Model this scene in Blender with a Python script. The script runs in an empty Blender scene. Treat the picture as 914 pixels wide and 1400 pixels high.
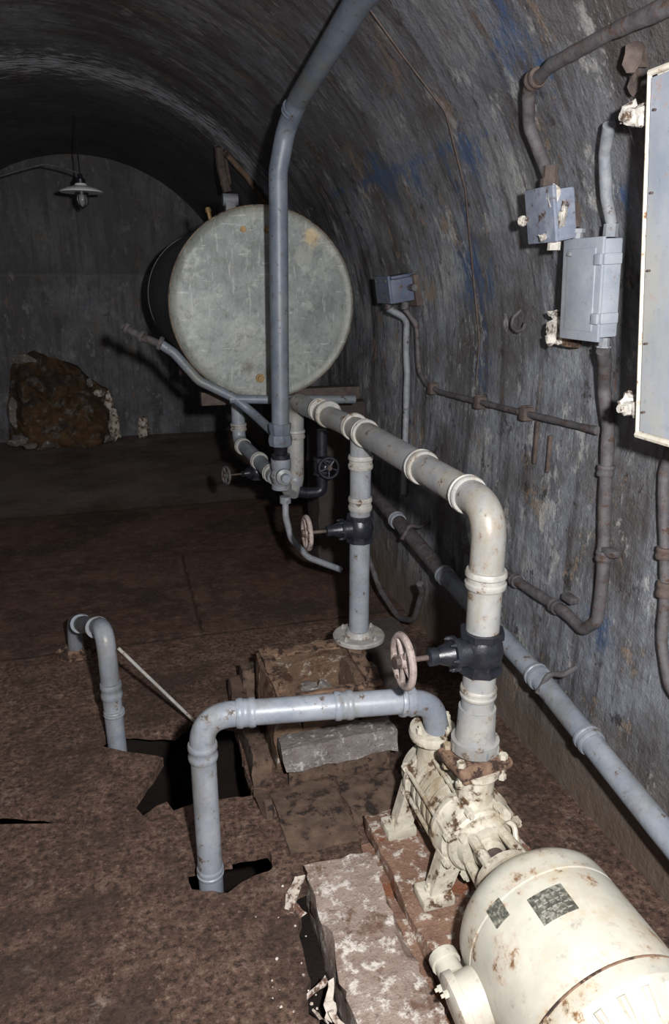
import bpy, math, random
from mathutils import Vector, Matrix, noise
from mathutils.geometry import tessellate_polygon
random.seed(7)
scn=bpy.context.scene
COL=scn.collection
# ------------------------------------------------------------------ materials
def L(c):
    return tuple(((v/255.0)/12.92 if v<=10 else (((v/255.0)+.055)/1.055)**2.4) for v in c)+(1.0,)
class NT:
    def __init__(s,name):
        s.m=bpy.data.materials.new(name); s.m.use_nodes=True
        s.t=s.m.node_tree; s.n=s.t.nodes; s.l=s.t.links
        s.b=s.n['Principled BSDF']
        s.tc=s.n.new('ShaderNodeTexCoord')
        s.pos=s.tc.outputs['Object']
    def link(s,a,b): s.l.new(a,b)
    def mapping(s,src,scale=(1,1,1),loc=(0,0,0),rot=(0,0,0)):
        n=s.n.new('ShaderNodeMapping'); n.inputs['Scale'].default_value=scale; n.inputs['Location'].default_value=loc; n.inputs['Rotation'].default_value=rot
        s.link(src,n.inputs[0]); return n.outputs[0]
    def noise(s,src,scale,detail=6,rough=.6,dist=0):
        n=s.n.new('ShaderNodeTexNoise'); n.inputs['Scale'].default_value=scale; n.inputs['Detail'].default_value=min(detail,7)
        n.inputs['Roughness'].default_value=rough; n.inputs['Distortion'].default_value=dist
        s.link(src,n.inputs['Vector']); return n.outputs['Fac']
    def ramp(s,src,stops,interp='LINEAR'):
        n=s.n.new('ShaderNodeValToRGB'); n.color_ramp.interpolation=interp
        e=n.color_ramp.elements
        while len(e)<len(stops): e.new(.5)
        for i,(p,c) in enumerate(stops):
            e[i].position=p
            e[i].color=c if not isinstance(c,(int,float)) else (c,c,c,1)
        s.link(src,n.inputs[0]); return n.outputs[0]
    def mix(s,f,a,b,mode='MIX'):
        n=s.n.new('ShaderNodeMix'); n.data_type='RGBA'; n.blend_type=mode
        for v,i in ((f,0),(a,6),(b,7)):
            if hasattr(v,'is_linked'): s.link(v,n.inputs[i])
            elif isinstance(v,(int,float)): n.inputs[i].default_value=v if i==0 else (v,v,v,1)
            else: n.inputs[i].default_value=v
        return n.outputs[2]
    def math(s,op,a,b=0.0,clamp=False):
        n=s.n.new('ShaderNodeMath'); n.operation=op; n.use_clamp=clamp
        for v,i in ((a,0),(b,1)):
            if hasattr(v,'is_linked'): s.link(v,n.inputs[i])
            else: n.inputs[i].default_value=v
        return n.outputs[0]
    def sep(s,src):
        n=s.n.new('ShaderNodeSeparateXYZ'); s.link(src,n.inputs[0]); return n.outputs
    def dist(s,p):
        n=s.n.new('ShaderNodeVectorMath'); n.operation='DISTANCE'; s.link(s.pos,n.inputs[0]); n.inputs[1].default_value=p
        return n.outputs['Value']
    def near(s,v,c,w):
        """1 at v==c falling to 0 at distance w"""
        return s.math('SUBTRACT',1.0,s.math('MULTIPLY',s.math('ABSOLUTE',s.math('SUBTRACT',v,c)),1/w,True))
    def bump(s,h,strength=.4,d=.01,prev=None):
        n=s.n.new('ShaderNodeBump'); n.inputs['Strength'].default_value=strength; n.inputs['Distance'].default_value=d
        s.link(h,n.inputs['Height'])
        if prev: s.link(prev,n.inputs['Normal'])
        return n.outputs[0]
    def done(s,col,rough=.7,nrm=None,metal=0,spec=.5):
        if hasattr(col,'is_linked'): s.link(col,s.b.inputs['Base Color'])
        else: s.b.inputs['Base Color'].default_value=col
        if hasattr(rough,'is_linked'): s.link(rough,s.b.inputs['Roughness'])
        else: s.b.inputs['Roughness'].default_value=rough
        s.b.inputs['Metallic'].default_value=metal
        s.b.inputs['Specular IOR Level'].default_value=spec
        if nrm: s.link(nrm,s.b.inputs['Normal'])
        return s.m
def paint(name,base,base2,rust=(110,60,30),amt=.5,scale=14,rscale=30,rough=.5,bump=.25,spec=.5,dark=None):
    """old painted metal: two paint tones, rust showing through. amt = noise threshold, lower means more rust"""
    k=NT(name)
    n1=k.noise(k.pos,scale,8,.65)
    c=k.ramp(n1,[(.35,L(base)),(.65,L(base2))])
    if dark:
        n3=k.noise(k.mapping(k.pos,(1,1,.35),(5,2,1)),scale*.6,8,.7)
        c=k.mix(k.ramp(n3,[(.50,0.0),(.66,.85)]),c,L(dark))
    n4=k.noise(k.mapping(k.pos,(1,1,1),(13,7,2)),rscale*2.2,6,.75)
    c=k.mix(k.ramp(n4,[(.58,0.0),(.70,.45)]),c,L(tuple(v*.55 for v in base)))
    n2=k.noise(k.mapping(k.pos,(1,1,1),(3,7,9)),rscale,10,.7)
    m=k.ramp(n2,[(amt,0.0),(amt+.06,1.0)])
    halo=k.ramp(n2,[(amt-.06,0.0),(amt,.22)])
    c=k.mix(halo,c,L(tuple(min(255,v*1.2) for v in rust)))
    rc=k.ramp(k.noise(k.pos,rscale*3,4),[(.3,L(tuple(v*.5 for v in rust))),(.7,L(rust))])
    c=k.mix(m,c,rc)
    nr=k.bump(n2,bump,.004)
    r=k.mix(m,rough,.9)
    return k.done(c,r,nr,0,spec)
M_pipe=paint('blue_grey_pipe_paint',(112,119,130),(140,145,152),(98,84,72),.60,9,26,.40,.25,dark=(108,106,100))
M_pipe2=paint('blue_pipe_paint',(84,94,108),(110,117,127),(88,80,72),.60,9,26,.45,.25,dark=(106,107,100))
M_pipeW=paint('beige_grey_pipe_paint',(124,127,132),(152,151,146),(110,88,64),.59,9,22,.42,.3,dark=(126,118,102))
M_coll=paint('pipe_collar_paint',(134,135,136),(166,163,155),(104,82,62),.59,16,26,.5,.3,dark=(120,112,100))
M_tankside=paint('tank_side_paint',(80,84,92),(100,103,108),(70,50,40),.60,6,12,.6,.2)
M_pump=paint('cream_pump_paint',(168,163,148),(200,195,180),(100,74,50),.56,14,22,.5,.6,dark=(142,122,94))
M_motor=paint('cream_motor_paint',(168,165,154),(190,186,173),(134,98,60),.60,8,14,.4,.15,dark=(166,156,132))
M_rust=paint('rusty_steel',(98,76,62),(134,108,88),(66,46,38),.5,20,30,.85,.8)
M_rustd=paint('dark_rusty_steel',(60,51,48),(86,74,68),(84,62,50),.6,25,40,.8,.8)
M_cond=paint('old_conduit',(58,55,59),(88,86,88),(78,58,48),.56,25,40,.7,.7)
M_condg=paint('grey_conduit',(106,112,120),(136,138,142),(84,68,58),.6,25,40,.6,.4)
M_black=paint('black_valve_iron',(22,24,30),(36,38,46),(60,46,40),.64,25,40,.32,.4)
M_wheel=paint('faded_red_handwheel',(112,98,94),(156,144,138),(84,60,52),.57,30,40,.7,.6)
M_box=paint('grey_box_paint',(134,141,152),(156,161,168),(112,90,70),.65,10,30,.4,.15)
M_boxb=paint('blue_grey_box_paint',(104,112,130),(136,142,154),(86,66,56),.58,18,30,.5,.4)
M_jbox=paint('dark_blue_box_paint',(58,68,88),(80,88,106),(86,64,54),.60,18,30,.5,.4)
M_cab=paint('cabinet_enamel',(128,135,146),(148,153,162),(150,100,56),.655,6,22,.35,.08,dark=(156,155,148))
M_cabedge=paint('cabinet_edge_paint',(180,175,162),(200,196,184),(134,96,62),.59,10,34,.5,.2)
M_white=paint('white_crusted_metal',(168,165,158),(206,201,192),(96,76,62),.53,30,44,.7,1.0)
M_brass=NT('brass').done(L((120,98,64)),.5,None,.6)
M_plate=paint('nameplate_metal',(58,58,54),(92,92,82),(160,158,145),.55,60,90,.4,.3)
M_wood=paint('old_timber',(74,58,48),(104,84,70),(50,36,30),.53,22,16,.9,.9)
M_plaster=paint('white_plaster_rubble',(168,158,146),(206,198,188),(112,82,66),.50,14,25,.9,.9)
M_shade=paint('white_enamel_shade',(215,220,225),(235,238,240),(90,60,40),.68,10,20,.3,.1)
def tankm():
    k=NT('galvanised_tank_end')
    b=k.noise(k.pos,3.5,7,.7); c=k.ramp(b,[(.34,L((98,103,101))),(.5,L((120,126,124))),(.66,L((140,143,138)))])
    f=k.noise(k.mapping(k.pos,(1,1,1),(4,4,4)),22,7,.75); c=k.mix(k.ramp(f,[(.50,0.0),(.64,.7)]),c,L((86,89,85)))
    f2=k.noise(k.mapping(k.pos,(1,1,1),(8,1,4)),11,7,.75); c=k.mix(k.ramp(f2,[(.54,0.0),(.64,.6)]),c,L((156,159,153)))
    s=k.noise(k.mapping(k.pos,(18,1,3),(0,0,0),(0,.7,0)),2.2,6,.7); c=k.mix(k.ramp(s,[(.58,0.0),(.64,.45)]),c,L((168,170,166)))
    s2=k.noise(k.mapping(k.pos,(3,1,22),(4,0,0),(0,.25,0)),2.2,6,.75); c=k.mix(k.ramp(s2,[(.61,0.0),(.65,.5)]),c,L((184,186,182)))
    d=k.dist((.70,3.6,1.49)); e=k.math('MULTIPLY',k.math('SUBTRACT',k.math('ADD',d,k.math('MULTIPLY',b,.12)),.45),9.0,True)
    c=k.mix(k.math('MULTIPLY',e,.7),c,L((104,96,70)))
    for p,r,col in (((.935,3.6,1.80),.04,(178,156,118)),((.61,3.6,1.20),.03,(84,80,66)),((.74,3.6,1.16),.045,(92,88,72)),((.90,3.6,1.72),.04,(140,140,132))):
        dd=k.math('ADD',k.dist(p),k.math('MULTIPLY',k.math('SUBTRACT',f,.5),.12)); m_=k.math('MULTIPLY',k.math('SUBTRACT',r+.01,dd),40.0,True)
        c=k.mix(k.math('MULTIPLY',m_,.75),c,L(col))
    return k.done(c,.5,k.bump(f,.15,.004,k.bump(b,.3,.02)),.1,.5)
M_tank=tankm()
def glassm():
    k=NT('bulb_glass'); k.b.inputs['Transmission Weight'].default_value=.7
    return k.done(L((200,205,205)),.1)
M_glass=glassm()
def concrete(name,a,b,c,amt=.55,sc=6,bump=.8,c2=None):
    k=NT(name)
    n1=k.noise(k.pos,sc,10,.7); n2=k.noise(k.mapping(k.pos,(1,1,1),(4,4,4)),sc*2.2,10,.72)
    col=k.ramp(n1,[(.3,L(a)),(.7,L(b))]); col=k.mix(k.ramp(n2,[(amt,0.0),(amt+.08,1.0)]),col,L(c))
    n3=k.noise(k.pos,90,6,.7)
    col=k.mix(k.ramp(n3,[(.55,0.0),(.68,.5)]),col,L(tuple(v*.55 for v in a)))
    if c2:
        n4=k.noise(k.mapping(k.pos,(1,1,1),(9,2,4)),sc*.9,8,.7); col=k.mix(k.ramp(n4,[(.54,0.0),(.6,.85)]),col,L(c2))
    return k.done(col,.95,k.bump(n3,.6,.006,k.bump(n2,bump,.02)),0,.2)
M_plinth=concrete('plinth_concrete',(132,112,102),(170,154,144),(214,207,198),.52,9,.8,(106,80,66))
M_brick=concrete('red_brick_base',(114,86,72),(148,118,100),(204,195,184),.53,10,.9,(126,76,52))
M_mud=concrete('pit_mud',(22,17,15),(34,27,24),(16,14,13),.6,6)
M_rub=concrete('brown_rubble',(58,46,38),(104,80,56),(112,110,106),.53,3.2,1.0,(54,50,50))
M_crate=concrete('rusty_machine_base',(88,68,56),(126,104,86),(170,162,152),.58,9,.8,(76,52,40))
M_step=concrete('grey_concrete_step',(104,96,92),(140,134,130),(184,182,178),.55,12)
M_pier=concrete('dark_pier',(56,50,48),(72,66,64),(44,38,36),.6,5)

def wall_mat(name,end=False):
    k=NT(name)
    uv=k.tc.outputs['UV'] if not end else k.pos
    if end: S=lambda a,b:(a,1,b)
    else: S=lambda a,b:(a,b,1)
    big=k.noise(uv,1.7,8,.68)
    c=k.ramp(big,[(.36,L((80,76,76))),(.46,L((104,105,108))),(.54,L((124,128,136))),(.63,L((150,152,152)))])
    st=k.noise(k.mapping(uv,S(6,.7)),1.6,9,.68,.3)
    c=k.mix(k.ramp(st,[(.50,0.0),(.60,.75)]),c,L((66,61,60)))
    # dark and pale streaks along the ring direction
    st2=k.noise(k.mapping(uv,S(20,3.0),(2,5,0)),1.6,7,.72)
    c=k.mix(k.ramp(st2,[(.52,0.0),(.62,.5)]),c,L((60,56,60)))
    st3=k.noise(k.mapping(uv,S(24,4.5),(9,1,0)),1.7,7,.78)
    c=k.mix(k.ramp(st3,[(.58,0.0),(.68,.5)]),c,L((170,172,176)))
    dr=k.noise(k.mapping(uv,S(34,.9),(7,1,0)),1.5,6,.7)
    c=k.mix(k.ramp(dr,[(.60,0.0),(.66,.65)]),c,L((48,43,44)))
    sp=k.noise(k.mapping(uv,S(1,1),(3,3,0)),34,7,.75)
    c=k.mix(k.ramp(sp,[(.53,0.0),(.64,.5)]),c,L((74,70,72)))
    fl=k.noise(k.mapping(uv,S(4.2,2.4),(1,8,3)),1.5,12,.75)
    c=k.mix(k.ramp(fl,[(.570,0.0),(.583,.5),(.60,0.0)]),c,L((56,48,46)))
    c=k.mix(k.ramp(fl,[(.59,0.0),(.615,.7)]),c,L((134,116,98)))
    fl2=k.noise(k.mapping(uv,S(5,2.6),(11,8,3)),1.8,12,.75)
    c=k.mix(k.ramp(fl2,[(.575,0.0),(.625,.6)]),c,L((178,178,175)))
    fl3=k.noise(k.mapping(uv,S(5,3),(21,3,3)),2.0,12,.75)
    c=k.mix(k.ramp(fl3,[(.59,0.0),(.62,.8)]),c,L((52,46,45)))
    rs=k.noise(k.mapping(uv,S(12,2.2),(31,13,3)),1.7,12,.75)
    c=k.mix(k.ramp(rs,[(.63,0.0),(.66,.65)]),c,L((106,76,58)))
    if not end:
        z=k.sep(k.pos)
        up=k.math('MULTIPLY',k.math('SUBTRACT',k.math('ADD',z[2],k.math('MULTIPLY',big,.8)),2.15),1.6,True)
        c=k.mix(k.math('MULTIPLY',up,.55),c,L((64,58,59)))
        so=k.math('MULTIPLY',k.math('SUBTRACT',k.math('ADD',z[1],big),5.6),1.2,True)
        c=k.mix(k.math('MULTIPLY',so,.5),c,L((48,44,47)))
        # shuttering streaks at the lining joint, their wet highlights painted into the colour
        d=k.near(z[1],4.95,.5)
        c=k.mix(k.ramp(k.math('ADD',k.math('MULTIPLY',d,.22),st3),[(.63,0.0),(.73,.85)]),c,L((200,202,210)))
        lo=k.math('MULTIPLY',k.math('SUBTRACT',.58,k.math('ADD',z[2],k.math('MULTIPLY',st,.45))),4.0,True)
        c=k.mix(k.math('MULTIPLY',lo,.8),c,L((100,86,72)))
        # cobalt-blue paint daubs and snapped lines
        bn=k.noise(k.mapping(uv,S(9,4),(3,3,8)),2.2,10,.78)
        tot=None
        for p,r in (((1.26,2.50,1.62),.26),((1.08,3.05,2.0),.22),((.98,1.85,2.12),.22),((1.12,2.3,1.98),.16),((1.30,1.66,.62),.14),((1.12,2.75,1.95),.16),((1.2,1.62,1.80),.10),((1.28,2.5,1.3),.16)):
            d=k.math('MULTIPLY',k.math('SUBTRACT',r,k.dist(p)),1/r,True)
            tot=d if tot is None else k.math('MAXIMUM',tot,d)
        l1=k.math('MULTIPLY',k.near(z[2],2.01,.055),k.near(z[1],3.0,1.9))
        l2=k.math('MULTIPLY',k.near(z[1],2.47,.045),k.near(z[2],1.65,.75))
        tot=k.math('MAXIMUM',tot,k.math('MAXIMUM',l1,l2))
        bm=k.ramp(k.math('ADD',k.math('MULTIPLY',tot,.28),bn),[(.645,0.0),(.78,.75)])
        c=k.mix(bm,c,L((48,76,114)))
    else:
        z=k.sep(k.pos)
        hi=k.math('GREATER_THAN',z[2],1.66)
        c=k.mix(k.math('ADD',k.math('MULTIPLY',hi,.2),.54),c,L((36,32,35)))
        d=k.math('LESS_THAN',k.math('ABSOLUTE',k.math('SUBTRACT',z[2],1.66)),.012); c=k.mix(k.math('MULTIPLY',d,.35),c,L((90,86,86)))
    h=k.noise(uv,7,12,.72)
    h2=k.noise(k.pos,70,6,.7)
    nr=k.bump(h2,.4,.006,k.bump(fl3,.35,.01,k.bump(st3,.35,.012,k.bump(h,.55,.03))))
    return k.done(c,.5,nr,0,.45)
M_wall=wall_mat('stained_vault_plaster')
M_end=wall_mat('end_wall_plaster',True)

def floor_mat():
    k=NT('rusty_grit_floor')
    p=k.sep(k.pos)
    big=k.noise(k.pos,1.6,8,.65)
    fine=k.noise(k.pos,52,8,.8)
    med=k.noise(k.pos,14,10,.7)
    c=k.ramp(med,[(.3,L((78,58,48))),(.5,L((108,82,69))),(.7,L((136,110,95)))])
    c=k.mix(k.ramp(fine,[(.42,.85),(.50,0.0)]),c,L((42,31,27)))
    c=k.mix(k.ramp(fine,[(.55,0.0),(.65,.8)]),c,L((170,144,128)))
    wh=k.noise(k.mapping(k.pos,(1,1,1),(5,1,1)),7,12,.82)
    c=k.mix(k.ramp(wh,[(.59,0.0),(.68,.7)]),c,L((180,164,150)))
    dkp=k.noise(k.mapping(k.pos,(1,1,1),(1,6,1)),3.5,7,.7)
    c=k.mix(k.ramp(dkp,[(.48,0.0),(.60,.65)]),c,L((60,45,38)))
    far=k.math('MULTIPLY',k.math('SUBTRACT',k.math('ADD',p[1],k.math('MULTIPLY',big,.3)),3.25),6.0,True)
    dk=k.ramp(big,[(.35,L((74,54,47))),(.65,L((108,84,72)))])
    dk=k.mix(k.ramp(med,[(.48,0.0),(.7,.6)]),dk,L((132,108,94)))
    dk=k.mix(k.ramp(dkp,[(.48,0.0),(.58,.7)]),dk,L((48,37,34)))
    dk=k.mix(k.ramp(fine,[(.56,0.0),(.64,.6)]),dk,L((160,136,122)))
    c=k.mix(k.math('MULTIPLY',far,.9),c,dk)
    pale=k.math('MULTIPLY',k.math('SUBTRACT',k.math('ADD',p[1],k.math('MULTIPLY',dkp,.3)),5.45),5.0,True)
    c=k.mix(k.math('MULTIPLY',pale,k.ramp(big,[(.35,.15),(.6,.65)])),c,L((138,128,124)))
    def joint(ax,v,w):
        return k.near(k.math('ADD',p[ax],k.math('MULTIPLY',med,.05)),v+.025,w)
    jm=k.math('MULTIPLY',k.math('LESS_THAN',p[1],4.3),far)
    j=k.math('MAXIMUM',joint(1,5.35,.02),k.math('MULTIPLY',joint(1,4.3,.015),.6)); j=k.math('MAXIMUM',j,k.math('MULTIPLY',joint(0,.28,.012),jm))
    j=k.math('MAXIMUM',j,joint(1,3.18,.014))
    c=k.mix(k.math('MULTIPLY',j,.7),c,L((24,19,18)))
    nr=k.bump(fine,1.0,.012,k.bump(wh,.6,.03))
    wet=k.ramp(dkp,[(.42,.32),(.6,.8)])
    r=k.mix(far,.85,wet)
    return k.done(c,r,nr,0,.4)
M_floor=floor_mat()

# ------------------------------------------------------------------ mesh helpers
class Mesh:
    def __init__(s): s.v=[]; s.f=[]
    def add(s,v,f):
        o=len(s.v); s.v+= [tuple(x) for x in v]; s.f+=[tuple(i+o for i in q) for q in f]; return s
def frame(d):
    d=Vector(d).normalized(); a=Vector((0,0,1)) if abs(d.z)<.9 else Vector((1,0,0))
    u=d.cross(a).normalized(); w=d.cross(u).normalized(); return d,u,w
def lathe(m,o,d,prof,seg=28):
    """prof = [(t along d, radius)]"""
    o=Vector(o); d,u,w=frame(d); v=[];f=[]
    for t,r in prof:
        for i in range(seg):
            a=2*math.pi*i/seg; v.append(o+d*t+(u*math.cos(a)+w*math.sin(a))*max(r,1e-5))
    n=len(prof)
    for j in range(n-1):
        for i in range(seg):
            f.append((j*seg+i,j*seg+(i+1)%seg,(j+1)*seg+(i+1)%seg,(j+1)*seg+i))
    f.append(tuple(range(seg))[::-1]); f.append(tuple((n-1)*seg+i for i in range(seg)))
    return m.add(v,f)
def cyl(m,a,b,r,seg=20,r2=None):
    a=Vector(a);b=Vector(b); return lathe(m,a,b-a,[(0,r),((b-a).length,r if r2 is None else r2)],seg)
def fillet(pts,R,n=7):
    pts=[Vector(p) for p in pts]; out=[pts[0]]
    for i in range(1,len(pts)-1):
        a,b,c=pts[i-1],pts[i],pts[i+1]; d1=(a-b);d2=(c-b)
        ang=d1.angle(d2)
        t=min(R/max(math.tan(ang/2),1e-3),d1.length*.49,d2.length*.49)
        if math.pi-ang<.03: out.append(b); continue
        p1=b+d1.normalized()*t;p2=b+d2.normalized()*t
        for j in range(n+1):
            s=j/n; out.append(p1*(1-s)**2+b*2*s*(1-s)+p2*s*s)
    out.append(pts[-1]); return out
def tube(m,pts,r,R=.05,seg=20,n=7,jit=0):
    P=fillet(pts,R,n)
    if jit:
        Q=[]
        for a,b in zip(P,P[1:]):
            k=max(1,int((b-a).length/.03))
            for j in range(k): Q.append(a+(b-a)*j/k)
        Q.append(P[-1]); P=Q
    v=[];f=[]; d=(P[1]-P[0]).normalized(); _,u,w=frame(d)
    for i,p in enumerate(P):
        if i==0: t=P[1]-P[0]
        elif i==len(P)-1: t=P[-1]-P[-2]
        else: t=(P[i+1]-p).normalized()+(p-P[i-1]).normalized()
        t.normalize()
        u=(u-t*u.dot(t)).normalized(); w=t.cross(u)
        rr=r*(1+jit*noise.noise(p*23)) if jit else r
        for j in range(seg):
            a=2*math.pi*j/seg; v.append(p+(u*math.cos(a)+w*math.sin(a))*rr)
    for i in range(len(P)-1):
        for j in range(seg): f.append((i*seg+j,i*seg+(j+1)%seg,(i+1)*seg+(j+1)%seg,(i+1)*seg+j))
    f.append(tuple(range(seg))[::-1]); f.append(tuple((len(P)-1)*seg+j for j in range(seg)))
    return m.add(v,f)
import bmesh
def box(m,c,s,rot=None,bev=0.0):
    bm=bmesh.new(); bmesh.ops.create_cube(bm,size=1.0)
    for v in bm.verts: v.co=Vector((v.co.x*s[0],v.co.y*s[1],v.co.z*s[2]))
    if bev>0: bmesh.ops.bevel(bm,geom=bm.edges[:],offset=bev,segments=2,affect='EDGES',profile=.6)
    M=Matrix.Translation(c)@(rot.to_4x4() if rot is not None else Matrix())
    bm.verts.index_update()
    m.add([M@v.co for v in bm.verts],[[v.index for v in f.verts] for f in bm.faces]); bm.free(); return m
def rough_box(m,lo,hi,amp=.01,res=.04,seed=0,rot=None):
    lo=Vector(lo);hi=Vector(hi);s=hi-lo;c=(lo+hi)/2
    bm=bmesh.new(); bmesh.ops.create_cube(bm,size=1.0)
    for v in bm.verts: v.co=Vector((v.co.x*s.x,v.co.y*s.y,v.co.z*s.z))
    for ax in range(3):
        k=min(40,max(1,int(s[ax]/res)))
        for i in range(1,k):
            no=Vector((0,0,0));no[ax]=1; co=Vector((0,0,0)); co[ax]=-s[ax]/2+s[ax]*i/k
            bmesh.ops.bisect_plane(bm,geom=bm.verts[:]+bm.edges[:]+bm.faces[:],plane_co=co,plane_no=no)
    bm.verts.index_update()
    out=[]
    for v in bm.verts:
        p=v.co+c; q=p*9+Vector((seed*3.1,seed*1.7,0))
        e=sum(1 for ax in range(3) if abs(abs(v.co[ax])-s[ax]/2)<1e-4)
        a=amp*(2.2 if e>=2 else .6)
        dn=Vector((noise.noise(q),noise.noise(q+Vector((7,1,3))),noise.noise(q+Vector((2,9,5)))))*a
        dn+=Vector((noise.noise(q*3.3),noise.noise(q*3.3+Vector((7,1,3))),noise.noise(q*3.3+Vector((2,9,5)))))*a*.6
        if e>=2: dn-= Vector((math.copysign(1,v.co.x),math.copysign(1,v.co.y),math.copysign(1,v.co.z)))*amp*.5
        p=p+dn
        if rot is not None: p=c+rot@(p-c)
        out.append(p)
    m.add(out,[[v.index for v in f.verts] for f in bm.faces]); bm.free(); return m
def torus(m,c,ax,R,r,seg=32,s2=10):
    d,u,w=frame(ax); c=Vector(c); v=[];f=[]
    for i in range(seg):
        a=2*math.pi*i/seg; e=u*math.cos(a)+w*math.sin(a)
        for j in range(s2):
            b=2*math.pi*j/s2; v.append(c+e*(R+r*math.cos(b))+d*r*math.sin(b))
    for i in range(seg):
        for j in range(s2): f.append((i*s2+j,((i+1)%seg)*s2+j,((i+1)%seg)*s2+(j+1)%s2,i*s2+(j+1)%s2))
    return m.add(v,f)
def bolts(m,c,ax,R,n,r=.008,h=.012,ph=0.0):
    d,u,w=frame(ax); c=Vector(c)
    for i in range(n):
        a=2*math.pi*i/n+ph; p=c+(u*math.cos(a)+w*math.sin(a))*R
        lathe(m,p,d,[(0,r),(h,r),(h,r*.55),(h*1.7,r*.5)],6)
    return m
def chunk(m,c,s,seed,k1=.55):
    bm=bmesh.new(); bmesh.ops.create_icosphere(bm,subdivisions=2,radius=1)
    bm.verts.index_update(); o=[]
    rz=Matrix.Rotation(seed*1.7,3,'Z')
    for v in bm.verts:
        q=v.co*1.6+Vector((seed*5.3,seed*2.1,seed)); k=1+k1*noise.noise(q)+.25*noise.noise(q*2.7)
        o.append(Vector(c)+rz@Vector((v.co.x*s[0],v.co.y*s[1],v.co.z*s[2]))*k)
    m.add(o,[[v.index for v in f.verts] for f in bm.faces]); bm.free(); return m
class Grp:
    def __init__(s,name): s.name=name; s.parts=[]
    def part(s,name,m,mat,smooth=True,ang=35):
        me=bpy.data.meshes.new(name); me.from_pydata(m.v,[],m.f); me.validate(); me.update()
        me.materials.append(mat)
        bm=bmesh.new(); bm.from_mesh(me); bmesh.ops.recalc_face_normals(bm,faces=bm.faces); bm.to_mesh(me); bm.free()
        if smooth:
            for p in me.polygons: p.use_smooth=True
            try: me.set_sharp_from_angle(angle=math.radians(ang))
            except Exception: pass
        o=bpy.data.objects.new(name,me); COL.objects.link(o); s.parts.append(o); return o
    def end(s):
        if len(s.parts)==1:
            s.parts[0].name=s.name; return s.parts[0]
        vs=[v.co for p in s.parts for v in p.data.vertices]
        lo=Vector([min(v[i] for v in vs) for i in range(3)]);hi=Vector([max(v[i] for v in vs) for i in range(3)])
        e=bpy.data.objects.new(s.name,None); e.empty_display_size=.1; e.location=((lo.x+hi.x)/2,(lo.y+hi.y)/2,lo.z); COL.objects.link(e)
        for p in s.parts:
            p.parent=e; p.matrix_parent_inverse=Matrix.Translation(-e.location)
        return e
def single(name,m,mat,smooth=True,ang=35):
    g=Grp(name); g.part(name,m,mat,smooth,ang); return g.end()

# ------------------------------------------------------------------ room shell
CX,ZC,R=-.22,1.25,1.52
Y0,Y1=-2.6,8.15
def shell(name,pts,mat):  # pts list of (x,z,arclen)
    ny=44; v=[];f=[];uv=[]
    for j in range(ny+1):
        y=Y0+(Y1-Y0)*j/ny
        for x,z,s in pts: v.append((x,y,z)); uv.append((y,s))
    n=len(pts)
    for j in range(ny):
        for i in range(n-1): f.append((j*n+i,j*n+i+1,(j+1)*n+i+1,(j+1)*n+i))
    me=bpy.data.meshes.new(name); me.from_pydata(v,[],f); me.materials.append(mat)
    l=me.uv_layers.new(name='UVMap')
    for p in me.polygons:
        p.use_smooth=True
        for li,vi in zip(p.loop_indices,p.vertices): l.data[li].uv=uv[vi]
    o=bpy.data.objects.new(name,me); COL.objects.link(o); return o
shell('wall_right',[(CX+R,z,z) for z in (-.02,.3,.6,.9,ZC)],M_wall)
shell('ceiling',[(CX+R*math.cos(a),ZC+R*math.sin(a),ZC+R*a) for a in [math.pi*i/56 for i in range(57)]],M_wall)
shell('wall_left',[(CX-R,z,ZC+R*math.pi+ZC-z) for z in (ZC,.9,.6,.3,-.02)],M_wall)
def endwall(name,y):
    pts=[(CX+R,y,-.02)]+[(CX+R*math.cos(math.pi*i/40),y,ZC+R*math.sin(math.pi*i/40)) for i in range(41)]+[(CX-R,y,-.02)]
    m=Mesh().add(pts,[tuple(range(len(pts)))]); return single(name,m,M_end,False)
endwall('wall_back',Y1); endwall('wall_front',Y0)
# floor with real openings
def rag(poly,amp=.012,step=.03,seed=1):
    out=[]
    n=len(poly)
    for i in range(n):
        a=Vector(poly[i]);b=Vector(poly[(i+1)%n]); k=max(1,int((b-a).length/step))
        for j in range(k):
            p=a+(b-a)*j/k; q=Vector((p.x*31+seed,p.y*31,seed))
            out.append((p.x+amp*noise.noise(q),p.y+amp*noise.noise(q+Vector((9,9,9)))))
    return out
pit=rag([(-.19,2.43),(-.14,2.50),(.09,2.42),(.17,2.52),(.31,2.42),(.31,1.99),(.12,2.02),(.11,2.0),(.05,2.0),(.04,2.035),(.0,2.03),(-.05,2.0),(-.07,2.07),(.04,2.28),(-.10,2.36)],.014)
notch=rag([(.07,1.74),(.20,1.735),(.20,1.755),(.31,1.75),(.31,1.67),(.21,1.645),(.17,1.62),(.07,1.66)],.01,.02,5)
crack=rag([(-1.2,2.33),(-.8,2.22),(-.47,2.15),(-.27,2.07),(-.18,2.0),(-.3,2.035),(-.5,2.09),(-.85,2.17)],.01,.04,9)
gap=rag([(.345,1.58),(.40,1.58),(.40,.6),(.24,.6),(.27,.9),(.295,1.15),(.315,1.3),(.33,1.45)],.035,.03,13)
outer=[(CX-R-.02,Y0-.02),(CX+R+.02,Y0-.02),(CX+R+.02,Y1+.02),(CX-R-.02,Y1+.02)]
loops=[outer,pit,notch,crack,gap]
flat=[Vector((x,y,0)) for lp in loops for x,y in lp]
tris=tessellate_polygon([[Vector((x,y,0)) for x,y in lp] for lp in loops])
m=Mesh().add(flat,[tuple(t) for t in tris])
for lp in loops[1:]:
    n=len(lp); m.add([(x,y,0) for x,y in lp]+[(x,y,-.035) for x,y in lp],[(i,(i+1)%n,(i+1)%n+n,i+n) for i in range(n)])
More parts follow.
